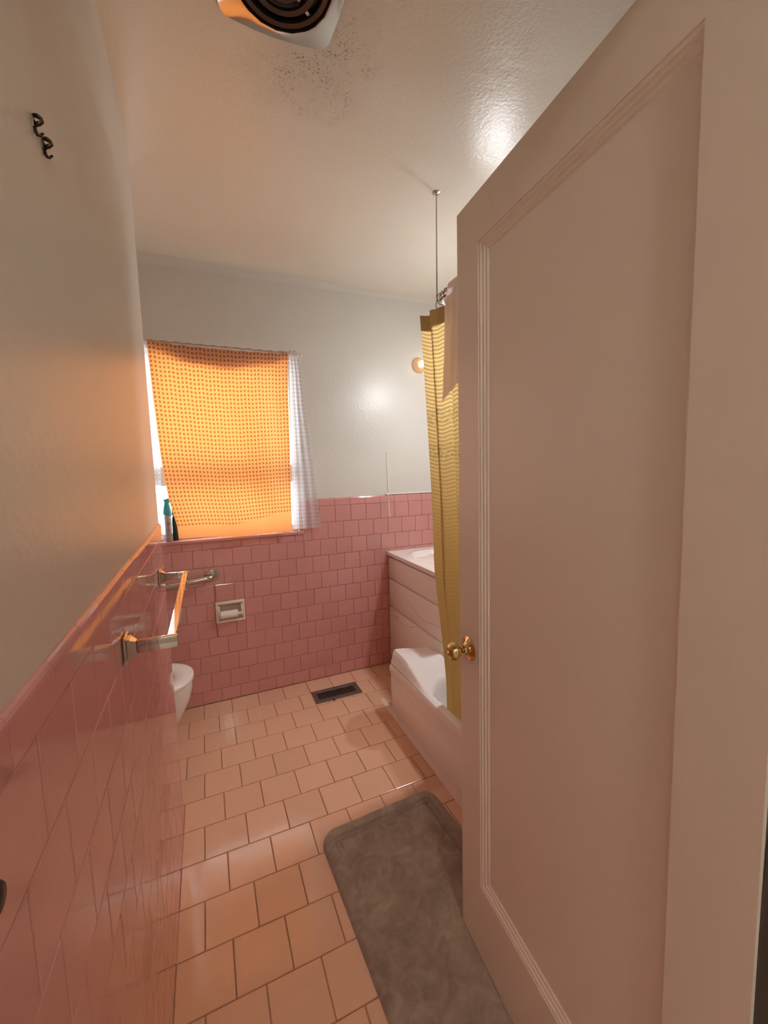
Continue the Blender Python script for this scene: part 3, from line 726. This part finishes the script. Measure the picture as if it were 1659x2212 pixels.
for a in (math.radians(38), math.radians(158), math.radians(278)):
    bm = B(); v = Vector((math.cos(a), math.sin(a), 0)); w_ = Vector((-v.y, v.x, 0))*0.004
    p0 = Vector((fc[0], fc[1], H-0.010)) + v*0.014; p1 = Vector((fc[0], fc[1], H-0.010)) + v*0.112
    bm_prism(bm, [(-1, 0), (1, 0), (1, 1), (-1, 1)], lambda s_, t_: p0+w_*s_+Vector((0, 0, 0.006*t_)), lambda s_, t_: p1+w_*s_+Vector((0, 0, 0.006*t_))); obj('spoke', bm, M['steel'], fan)

# ------------------------------------------------------------------ hooks on the left wall
HS = 0.57
def make_hook(label, yy, zz):
    hk = thing('wall_hook', label, 'hook', (XL, yy, zz), 'small hooks on the left wall')
    q = lambda a, b_, c_: (XL+a*HS, yy+b_*HS, zz+c_*HS)
    bm = B()
    bm_prism(bm, [(-0.006, -0.012), (0.006, -0.012), (0.009, 0.008), (0.0, 0.017), (-0.009, 0.008)], lambda a, cc: Vector(q(0.0005, a, cc)), lambda a, cc: Vector(q(0.003, a*0.9, cc*0.95))); obj('plate', bm, M['dark_iron'], hk)
    bm = B()
    bm_tube(bm, [q(0.002, 0, 0.014), q(0.009, 0, 0.0135), q(0.0145, 0, 0.010), q(0.017, 0, 0.004), q(0.011, 0, -0.001), q(0.003, 0, -0.007)], [0.002, 0.0028, 0.0024, 0.002, 0.0026, 0.002], 8)
    obj('upper_loop', bm, M['dark_iron'], hk, smooth=True)
    bm = B()
    bm_tube(bm, [q(0.0025, 0, 0.002), q(0.0028, 0, -0.014), q(0.0035, 0, -0.020), q(0.006, 0, -0.0245), q(0.010, 0, -0.0255), q(0.017, 0, -0.019)], [0.0016, 0.0018, 0.0020, 0.0020, 0.0018, 0.0012], 8)
    obj('prong', bm, M['dark_iron'], hk, smooth=True)
make_hook('upper left of two dark hooks on the left wall', 0.679, 1.8330)
make_hook('lower right of two dark hooks on the left wall', 0.712, 1.8290)
bm = B(); bm_lathe(bm, [(0, 0.020), (0.009, 0.019), (0.0125, 0.014), (0.010, 0.007), (0.006, 0.004), (0.012, 0.001), (0.012, 0)], 20, Matrix.Translation((FX, 0.322, 1.123)) @ Matrix.Rotation(pi/2, 4, 'Y'))
o = obj('peg_hook', bm, M['black'], origin=(FX, 0.322, 1.123), smooth=True, angle=50); tag(o, 'black round peg hook on pink tiles at the left edge', 'hook')

# ------------------------------------------------------------------ vanity
VX, VY0, VY1, VZ = 1.148, 1.838, D-0.0085, 0.79
va = thing('vanity', 'pale glossy vanity cabinet with white sink top by back wall', 'vanity', (1.40, 2.21, 0))
bm = B(); bm_box(bm, VX+0.012, XR-0.004, VY0+0.01, VY1, 0.0, VZ-0.004, 0.002); obj('carcass', bm, M['cabinet'], va)
def front(name, z0, z1):
    bm = B(); bm_box(bm, VX-0.004, VX+0.0115, VY0+0.012, VY1-0.004, z0, z1, 0.003, 2); return obj(name, bm, M['cabinet'], va, smooth=True, angle=40)
front('drawer_front', 0.628, 0.772); front('drawer_front', 0.427, 0.619); front('drawer_front', 0.06, 0.418)
# countertop with moulded oval basin
def top_z(x, y):
    q = math.sqrt(((x-1.385)/0.195)**2 + ((y-2.215)/0.235)**2)
    if q > 1.12: return 0.812
    if q > 1.0: return 0.812 + 0.004*math.sin(pi*(q-1)/0.12)
    return 0.812 - 0.125*(1-q**2.2)**0.75
bm = B()
bm_grid(bm, lambda u, v: Vector((lerp(1.134, XR-0.003, u), lerp(VY0-0.006, VY1, v), top_z(lerp(1.134, XR-0.003, u), lerp(VY0-0.006, VY1, v)))), 56, 60)
edge = [e for e in bm.edges if e.is_boundary]
r = bmesh.ops.extrude_edge_only(bm, edges=edge)
for v in r['geom']:
    if isinstance(v, bmesh.types.BMVert): v.co.z = 0.788
top = obj('sink_top', bm, M['counter'], va, smooth=True, angle=40); top['label'] = 'white sink top with moulded oval basin'
bm = B(); bm_lathe(bm, [(0, 0.691), (0.017, 0.692), (0.019, 0.688)], 20, Matrix.Translation((1.385, 2.215, 0))); obj('drain', bm, M['chrome'], va, smooth=True)
bm = B(); bm_tube(bm, [(1.60, 2.215, 0.812), (1.60, 2.215, 0.90), (1.585, 2.215, 0.925), (1.55, 2.215, 0.93), (1.50, 2.215, 0.91)], [0.018, 0.014, 0.013, 0.012, 0.010], 14); obj('faucet', bm, M['chrome'], va, smooth=True)
for yy in (2.12, 2.31):
    bm = B(); bm_lathe(bm, [(0, 0.86), (0.016, 0.855), (0.018, 0.84), (0.012, 0.825), (0.020, 0.812)], 16, Matrix.Translation((1.60, yy, 0))); obj('tap_handle', bm, M['chrome'], va, smooth=True)

# ------------------------------------------------------------------ bathtub
TX, TY0, TY1 = 0.900, 0.40, 2.010
tub = thing('bathtub', 'white enamel bathtub with stepped apron along the right side', 'bathtub', (1.27, 1.2, 0))
def rim_z(y): return lerp(0.303, 0.282, min(1, max(0, (y-1.3)/0.7)))
def sdf(x, y, x0, x1, y0, y1, r):
    qx = abs(x-(x0+x1)/2)-(x1-x0)/2+r; qy = abs(y-(y0+y1)/2)-(y1-y0)/2+r
    return math.hypot(max(qx, 0), max(qy, 0))+min(max(qx, qy), 0)-r
def ss(t): t = min(1, max(0, t)); return t*t*(3-2*t)
def deck_z(x, y):
    z = rim_z(y) + 0.006
    far = ss((y-1.55)/0.40)
    rise = 0.078*ss((x-TX)/0.028) - 0.026*ss((x-0.93)/0.2)
    z += far*rise
    near = 1-far
    z += near*0.006*ss((x-TX)/0.02)
    z += 0.05*math.exp(-((x-1.13)/0.10)**2-((y-1.83)/0.09)**2)*far*0.6
    d = sdf(x, y, 0.938, 1.60, 0.50, 1.70, 0.12)
    if d < 0: z -= 0.26*ss(-d/(0.045 if x < 1.1 and y < 1.60 else 0.13))
    return z
bm = B()
nx, ny = 50, 106
V = {}
xs = [TX+0.004+(XR-0.003-TX-0.004)*(i/nx)**1.35 for i in range(nx+1)]
ys = [lerp(TY0, TY1, j/ny) for j in range(ny+1)]
def keep(i, j):
    xm, ym = (xs[i]+xs[i+1])/2, (ys[j]+ys[j+1])/2
    return not (xm > 1.132 and ym > 1.820)
def gv(i, j):
    if (i, j) not in V: V[(i, j)] = bm.verts.new((xs[i], ys[j], deck_z(xs[i], ys[j])))
    return V[(i, j)]
for i in range(nx):
    for j in range(ny):
        if keep(i, j): bm.faces.new((gv(i, j), gv(i+1, j), gv(i+1, j+1), gv(i, j+1)))
edge = [e for e in bm.edges if e.is_boundary and not (abs(e.verts[0].co.x-xs[0]) < 1e-5 and abs(e.verts[1].co.x-xs[0]) < 1e-5)]
r = bmesh.ops.extrude_edge_only(bm, edges=edge)
for v in r['geom']:
    if isinstance(v, bmesh.types.BMVert): v.co.z = 0.0
obj('basin', bm, M['tub_enamel'], tub, smooth=True, angle=50)
# apron profile swept along Y: toe, panel, two grooves, rolled lip
prof = [(0.018, 0.0), (0.012, 0.03), (0.010, 0.165), (0.0125, 0.170), (0.0125, 0.174), (0.007, 0.178), (0.006, 0.196), (0.010, 0.201), (0.010, 0.206), (0.003, 0.212), (0.002, 0.232), (0.0065, 0.237), (0.0065, 0.241), (-0.002, 0.247), (-0.004, 0.262), (-0.002, 0.277), (0.003, 0.286), (0.0045, 0.288)]
bm = B(); rings = []
for j in range(34):
    y = lerp(TY0, TY1, j/33)
    dz = rim_z(y)+0.006-0.288
    rings.append([bm.verts.new((TX+px, y, pz*(1+dz/0.288))) for px, pz in prof])
for a, b2 in zip(rings, rings[1:]):
    for k in range(len(prof)-1): bm.faces.new((a[k], a[k+1], b2[k+1], b2[k]))
ins = [bm.verts.new((TX+0.03, TY1, v.co.z)) for v in rings[-1]]
for k in range(len(prof)-1): bm.faces.new((rings[-1][k], rings[-1][k+1], ins[k+1], ins[k]))
obj('apron', bm, simple('apron_enamel', (0.93, 0.86, 0.81), 0.13, var=0.03, vscale=6), tub, smooth=True, angle=35)
bm = B(); bm_prism(bm, [(-0.030, 0.0003), (-0.026, 0.004), (0.010, 0.013), (0.0165, 0.014), (0.0165, 0.0003)], lambda a, cc: Vector((TX+a, 0.40, cc)), lambda a, cc: Vector((TX+0.0165+(a-0.0165)*0.55, 2.15, max(0.0003, cc*0.35))))
structure(obj('trim_4', bm, M['caulk']), 'pale strip between tub and floor tiles', 'trim')

# ------------------------------------------------------------------ shower rod
RZ = 2.098
sr = thing('shower_rod', 'curved steel shower curtain rod hung from ceiling', 'curtain rod', (0.95, 1.60, RZ))
pts = [(0.95, 0.205, RZ), (0.95, 1.50, RZ)] + [(0.95+0.11*(1-math.cos(a)), 1.50+0.11*math.sin(a), RZ) for a in (0.25, 0.5, 0.75, 1.0, 1.25, pi/2)] + [(XR-0.002, 1.61, RZ)]
bm = B(); bm_tube(bm, pts, 0.0125, 16); obj('rail', bm, M['steel'], sr, smooth=True, angle=60)
bm = B(); bm_tube(bm, [(0.952, 1.565, H-0.001), (0.952, 1.565, RZ+0.008)], 0.0028, 8); bm_lathe(bm, [(0, -0.006), (0.010, -0.006), (0.018, -0.001)], 16, Matrix.Translation((0.952, 1.565, H))); obj('ceiling_support', bm, M['steel'], sr, smooth=True, angle=50)
bm = B(); bm_lathe(bm, [(0.013, 0.012), (0.028, 0.008), (0.030, 0)], 20, Matrix.Translation((XR-0.0005, 1.61, RZ)) @ Matrix.Rotation(-pi/2, 4, 'Y')); obj('flange', bm, M['steel'], sr, smooth=True)

# shower curtain
plan = [(0.930, 1.672), (0.970, 1.640), (0.990, 1.610), (0.955, 1.604), (0.938, 1.603), (0.952, 1.560), (0.978, 1.520), (0.972, 1.482), (0.940, 1.462), (0.945, 1.42), (0.985, 1.38), (0.985, 1.34), (0.940, 1.31), (0.945, 1.26), (0.985, 1.22), (0.980, 1.17), (0.942, 1.14), (0.95, 1.09), (0.985, 1.05), (0.98, 1.0), (0.95, 0.95)]
seg = [0.0]
for a, c2 in zip(plan, plan[1:]): seg.append(seg[-1]+math.hypot(a[0]-c2[0], a[1]-c2[1]))
def plan_at(u):
    s_ = u*seg[-1]
    for i in range(len(seg)-1):
        if s_ <= seg[i+1]+1e-9:
            t = (s_-seg[i])/(seg[i+1]-seg[i]); t = t*0.75 + ss(t)*0.25
            return Vector((lerp(plan[i][0], plan[i+1][0], t), lerp(plan[i][1], plan[i+1][1], t)))
    return Vector(plan[-1])
def shift(z): return interp([(0.2, 0.155), (0.40, 0.150), (0.90, 0.085), (1.287, 0.070), (1.7, 0.035), (2.07, 0.0)], z)
def curt(u, v):
    p = plan_at(u)
    z = lerp(0.235, 2.064 - 0.004*math.sin(u*40)**2, v)
    k = max(0.0, 1-u*0.9)
    amp = lerp(0.85, 1.0, v)
    x = 0.962 + (p.x-0.962)*amp + 0.018*(1-v)
    y = p.y - shift(z)*k
    lowk = ss((1.0-z)/0.62); x = lerp(x, 0.972+0.30*(x-0.975), lowk)
    return Vector((x, y, z))
sc = thing('shower_curtain', 'gold scalloped shower curtain hanging inside the tub', 'shower curtain', (0.96, 1.3, 0.235))
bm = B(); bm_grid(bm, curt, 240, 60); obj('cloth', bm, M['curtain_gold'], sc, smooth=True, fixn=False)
def curt_h(u, v):
    q = curt(u, lerp(0.964, 1.001, v)); return Vector((q.x-0.0014, q.y+0.0005, q.z))
bm = B(); bm_grid(bm, curt_h, 240, 3); obj('header_band', bm, simple('curtain_header', (0.54, 0.40, 0.18), 0.8), sc, smooth=True, fixn=False)['label'] = 'plain olive brown top band'

# curtain rings
def make_ring(y, dx, a, lab, first=[None]):
    if first[0] is None:
        r = thing('curtain_ring', lab, 'curtain ring', (0.95+dx, y, RZ), 'curtain rings on the shower rod')
        bm = B(); pts = [(0.95+dx+0.021*math.cos(t), y+0.004*math.sin(t), RZ-0.011+0.026*math.sin(t)) for t in [2*pi*k/20 for k in range(20)]]
        pts.append(pts[0]); bm_tube(bm, pts, 0.0016, 6, False); obj('wire', bm, M['dark_iron'], r, smooth=True)
        bm = B(); bmesh.ops.create_uvsphere(bm, u_segments=10, v_segments=6, radius=0.004, matrix=Matrix.Translation((0.95+dx, y, RZ+0.0165))); obj('bead', bm, M['dark_iron'], r, smooth=True)
        first[0] = r; return r
    r = first[0].copy(); r['label'] = lab; COL.objects.link(r); r.location = (0.95+dx, y, RZ); r.rotation_euler = (0, 0, a)
    for ch in first[0].children:
        c2 = ch.copy(); COL.objects.link(c2); c2.parent = r
    return r
for yy, dx_, a, lab in ((1.475, 0.0, 0.0, 'curtain ring on the shower rod right beside the draped cloth'), (1.525, 0.002, -0.35, 'middle one of three curtain rings on the shower rod'), (1.572, 0.025, -0.75, 'curtain ring at the bend of the shower rod')): make_ring(yy, dx_, a, lab)

# cloth thrown over the shower rod
def thrown(u, v):
    y = lerp(1.452, 1.24, u)
    zb = 1.655 + 0.05*u + 0.03*abs(math.sin(u*3))
    L = v*2-1
    if v < 0.42:
        t = v/0.42; z = lerp(zb, RZ+0.004, t); x = 0.95-0.019 - 0.009*ss((1-t)*6) - 0.003*(1+math.sin(u*14))*(1-t) - 0.002*(1+math.sin(u*31))
        y += 0.018*(1-t)**2
    elif v < 0.58:
        a = (v-0.42)/0.16*pi; x = 0.95-0.019*math.cos(a); z = RZ+0.004+0.019*math.sin(a)*1.25
    else:
        t = (v-0.58)/0.42; z = lerp(RZ+0.004, 1.78, t); x = 0.95+0.019 + 0.038*ss(t*5.5) + 0.003*(1+math.sin(u*14))*t
    return Vector((x, y, z))
ht = thing('hand_towel', 'pinkish white cloth draped over the shower rod', 'towel', (0.95, 1.34, RZ))
bm = B(); bm_grid(bm, thrown, 30, 60); obj('cloth', bm, M['hung_towel'], ht, smooth=True, fixn=False)

# ------------------------------------------------------------------ bath mat
mx0, mx1, my0, my1 = 0.315, 0.815, 0.50, 1.40
def mat_h(x, y):
    d = -sdf(x, y, mx0, mx1, my0, my1, 0.065)
    h = 0.019*math.sqrt(max(0, 1-(1-min(1, d/0.014))**2))
    for off in (0.048, 0.068):
        dd = -sdf(x, y, mx0+off*0.9, mx1-off*0.9, my0+off, my1-off, 0.012)
        fade = ss((x-mx0-0.05)/0.02) if y < my1-off-0.02 and x < (mx0+mx1)/2 else 1
        w = 1.0 if not (x < mx0+0.09 and y < my1-0.1) else 0.25
        h -= w*0.013*math.exp(-(dd/0.0036)**2)
    h += 0.0022*math.sin(31*x+4*math.sin(17*y))*math.sin(23*y+3*math.sin(19*x))
    return max(0.0008, h if d > 0.004 else max(0.001, 0.019*math.sqrt(max(0, 1-(1-max(0, d)/0.014)**2))))
bm = B()
xs_ = 90; ys_ = 150
Vm = {}
def mv(i, j):
    if (i, j) not in Vm:
        x, y = lerp(mx0, mx1, i/xs_), lerp(my0, my1, j/ys_)
        # pull corner vertices onto the rounded outline
        d = sdf(x, y, mx0, mx1, my0, my1, 0.065)
        if d > 0:
            cxx = mx0+0.065 if x < (mx0+mx1)/2 else mx1-0.065; cyy = my0+0.065 if y < (my0+my1)/2 else my1-0.065
            v = Vector((x-cxx, y-cyy)); v = v.normalized()*0.065; x, y = cxx+v.x, cyy+v.y
        Vm[(i, j)] = bm.verts.new((x, y, mat_h(x, y)))
    return Vm[(i, j)]
for i in range(xs_):
    for j in range(ys_): 
        xm, ym = lerp(mx0, mx1, (i+.5)/xs_), lerp(my0, my1, (j+.5)/ys_)
        if sdf(xm, ym, mx0, mx1, my0, my1, 0.065) < 0.004: bm.faces.new((mv(i, j), mv(i+1, j), mv(i+1, j+1), mv(i, j+1)))
bmesh.ops.rotate(bm, verts=bm.verts, cent=(0.33, 1.38, 0), matrix=Matrix.Rotation(math.radians(2.4), 3, 'Z'))
mat_o = obj('bath_mat', bm, M['mat'], origin=(0.56, 1.0, 0.0), smooth=True); tag(mat_o, 'grey brown suede bath mat on floor beside the door', 'bath mat')

# ------------------------------------------------------------------ door
TH = 0.09121
U = Vector((math.sin(TH), math.cos(TH), 0)); Nn = Vector((math.cos(TH), -math.sin(TH), 0)); A0 = Vector((0.6398, 0.9360, 0))
def dp(w, z, out=0.0):
    # w: distance from the free edge towards the hinges, out: distance from the face into the room
    return A0 - U*(w + 0.018*(1.02-z)) - Nn*out + Vector((0, 0, z))
DW, DT, DB = 0.717, 2.040, 0.022
SL, SR_, RT, RB = 0.100, 0.610, 1.928, 0.240
def dbox(bm, w0, w1, z0, z1, o0, o1, bev=0.0):
    vs = [bm.verts.new(dp(w, z, o)) for o in (o0, o1) for w, z in ((w0, z0), (w1, z0), (w1, z1), (w0, z1))]
    F = [(0, 1, 2, 3), (7, 6, 5, 4)] + [(k, (k+1) % 4, 4+(k+1) % 4, 4+k) for k in range(4)]
    fs = [bm.faces.new([vs[i] for i in f]) for f in F]
    if bev: bmesh.ops.bevel(bm, geom=list({e for f in fs for e in f.edges}), offset=bev, segments=2, affect='EDGES')
bm = B()
dbox(bm, 0.0, SL, DB, DT, -0.036, 0.0); dbox(bm, SR_, DW, DB, DT, -0.036, 0.0)
dbox(bm, SL, SR_, RT, DT, -0.036, 0.0); dbox(bm, SL, SR_, DB, RB, -0.036, 0.0)
door = structure(obj('door_1', bm, M['door_paint'], origin=tuple(dp(DW, 0.0)), smooth=True, angle=30), 'open cream panelled door with brass knob', 'door')
bm = B(); dbox(bm, SL-0.004, SR_+0.004, RB-0.004, RT+0.004, -0.026, -0.014); obj('panel', bm, M['door_paint'], door)
# stepped moulding around the panel
mp_ = [(0.0, -0.002), (0.007, -0.0025), (0.009, -0.006), (0.015, -0.0065), (0.018, -0.010), (0.024, -0.0105), (0.027, -0.0142), (0.0, -0.0145)]
def mould(name, f0, f1):
    bm = B(); bm_prism(bm, mp_, f0, f1); obj(name, bm, M['door_paint'], door)
wl, wr = SL, SR_
mould('moulding', lambda a, o: dp(wl+a, RB+a, o), lambda a, o: dp(wl+a, RT-a, o))
mould('moulding', lambda a, o: dp(wr-a*0.4, RB+a, o), lambda a, o: dp(wr-a*0.4, RT-a, o))
mould('moulding', lambda a, o: dp(wl+a, RT-a, o), lambda a, o: dp(wr-a*0.4, RT-a, o))
mould('moulding', lambda a, o: dp(wl+a, RB+a, o), lambda a, o: dp(wr-a*0.4, RB+a, o))
for zz in (0.28, 1.02, 1.80):
    bm = B(); p0 = dp(DW+0.003, zz, -0.041); bm_tube(bm, [p0-Vector((0, 0, 0.04)), p0+Vector((0, 0, 0.04))], 0.005, 10); obj('hinge', bm, M['door_paint'], door)
# knob (axis along -Nn)
kc = dp(0.047+0.0, 0.900, 0.0)
ax = -Nn; zx = Vector((0, 0, 1)); yx = ax.cross(zx)
KM = Matrix(((zx.x, yx.x, ax.x, kc.x), (zx.y, yx.y, ax.y, kc.y), (zx.z, yx.z, ax.z, kc.z), (0, 0, 0, 1)))
bm = B(); bm_lathe(bm, [(0.0325, 0.0), (0.0330, 0.002), (0.030, 0.005), (0.022, 0.009), (0.0145, 0.012), (0.0125, 0.018), (0.0105, 0.0185)], 32, KM)
knob = obj('rosette', bm, M['brass'], door, smooth=True, angle=50)
knob['label'] = 'polished brass rosette'
bm = B(); bm_lathe(bm, [(0.0095, 0.016), (0.0095, 0.026), (0.015, 0.031), (0.0215, 0.037), (0.0240, 0.044), (0.0235, 0.050), (0.0228, 0.0505), (0.0225, 0.052), (0.020, 0.059), (0.013, 0.0645), (0.009, 0.0655), (0.0085, 0.062), (0, 0.062)], 32, KM)
kb = obj('door_knob', bm, M['brass'], door, smooth=True, angle=50); kb['label'] = 'round brass knob with push button'
bm = B(); bm_lathe(bm, [(0.0050, 0.060), (0.0050, 0.0680), (0.004, 0.0690), (0, 0.0693)], 16, KM); obj('push_button', bm, M['brass'], kb, smooth=True, angle=50)
bm = B()
vs = [KM @ Vector((x, y, z)) for x, y, z in ((0.002, 0, 0), )]
ml = Matrix.Translation(dp(-0.0005, 0.90, -0.018))
bm_box(bm, -0.011, 0.011, -0.0006, 0.0012, -0.028, 0.028, 0.0004); bmesh.ops.transform(bm, matrix=ml @ Matrix.Rotation(-TH, 4, 'Z'), verts=bm.verts)
obj('latch_plate', bm, M['brass'], door)

# ------------------------------------------------------------------ lamps
LX, LY, LZ = 1.42, 1.75, 2.05
la = thing('vanity_lamp', 'lit globe lamp on right wall above the vanity', 'lamp', (XR, LY, LZ))
bm = B(); bm_lathe(bm, [(0, 0.02), (0.03, 0.02), (0.05, 0.012), (0.055, 0)], 24, Matrix.Translation((XR-0.0005, LY, LZ-0.02)) @ Matrix.Rotation(-pi/2, 4, 'Y')); obj('wall_plate', bm, M['chrome'], la, smooth=True, angle=40)
bm = B(); bm_tube(bm, [(XR-0.02, LY, LZ-0.02), (1.54, LY, LZ+0.05), (1.44, LY, LZ+0.085), (LX+0.01, LY, LZ+0.085), (LX, LY, LZ+0.045)], [0.008, 0.008, 0.008, 0.012, 0.016], 12); obj('arm', bm, M['chrome'], la, smooth=True, angle=50)
lm = Matrix.Translation((LX, LY, LZ))
bm = B(); bm_lathe(bm, [(0.016, 0.048), (0.030, 0.036), (0.042, 0.018), (0.047, -0.005), (0.045, -0.026), (0.0435, -0.040), (0.0425, -0.040), (0.043, -0.025)], 28, lm); obj('globe', bm, M['bulb'], la, smooth=True)
bm = B(); bm_lathe(bm, [(0, -0.060), (0.022, -0.057), (0.036, -0.050), (0.0425, -0.042), (0, -0.040)], 24, lm); obj('down_fill', bm, M['down_fill'], la, smooth=True)  # unseen glowing bowl, added to throw more light downwards
sx_, sz_ = 1.405, 2.088
l2 = thing('wall_sconce', 'small peach sconce with lit bulb on back wall by curtain', 'lamp', (sx_, D, sz_))
bm = B(); bm_lathe(bm, [(0, 0.030), (0.020, 0.030), (0.028, 0.024), (0.046, 0.012), (0.052, 0.004), (0.052, 0)], 28, Matrix.Translation((sx_, D-0.0005, sz_)) @ Matrix.Rotation(pi/2, 4, 'X')); obj('lampholder', bm, M['peach_ceramic'], l2, smooth=True, angle=50)
bm = B(); bmesh.ops.create_uvsphere(bm, u_segments=18, v_segments=12, radius=0.021, matrix=Matrix.Translation((sx_+0.010, D-0.050, sz_+0.004))); obj('bulb', bm, M['small_bulb'], l2, smooth=True)
hl = thing('hall_fill_lamp', 'unseen globe lamp added in the hall as fill light', 'lamp', (0.15, -1.15, H))
bm = B(); bm_lathe(bm, [(0.11, 0), (0.11, -0.02), (0.09, -0.025)], 28, Matrix.Translation((0.15, -1.15, H-0.0005))); obj('fill_lamp_canopy', bm, M['chrome'], hl, smooth=True, angle=40)
bm = B(); bmesh.ops.create_uvsphere(bm, u_segments=24, v_segments=14, radius=0.10, matrix=Matrix.Translation((0.15, -1.15, H-0.085)) @ Matrix.Diagonal((1, 1, 0.7, 1))); obj('globe', bm, M['hall_fill_bulb'], hl, smooth=True)  # added fill light behind the camera

for o in bpy.data.objects:
    if '_o' in o: del o['_o']
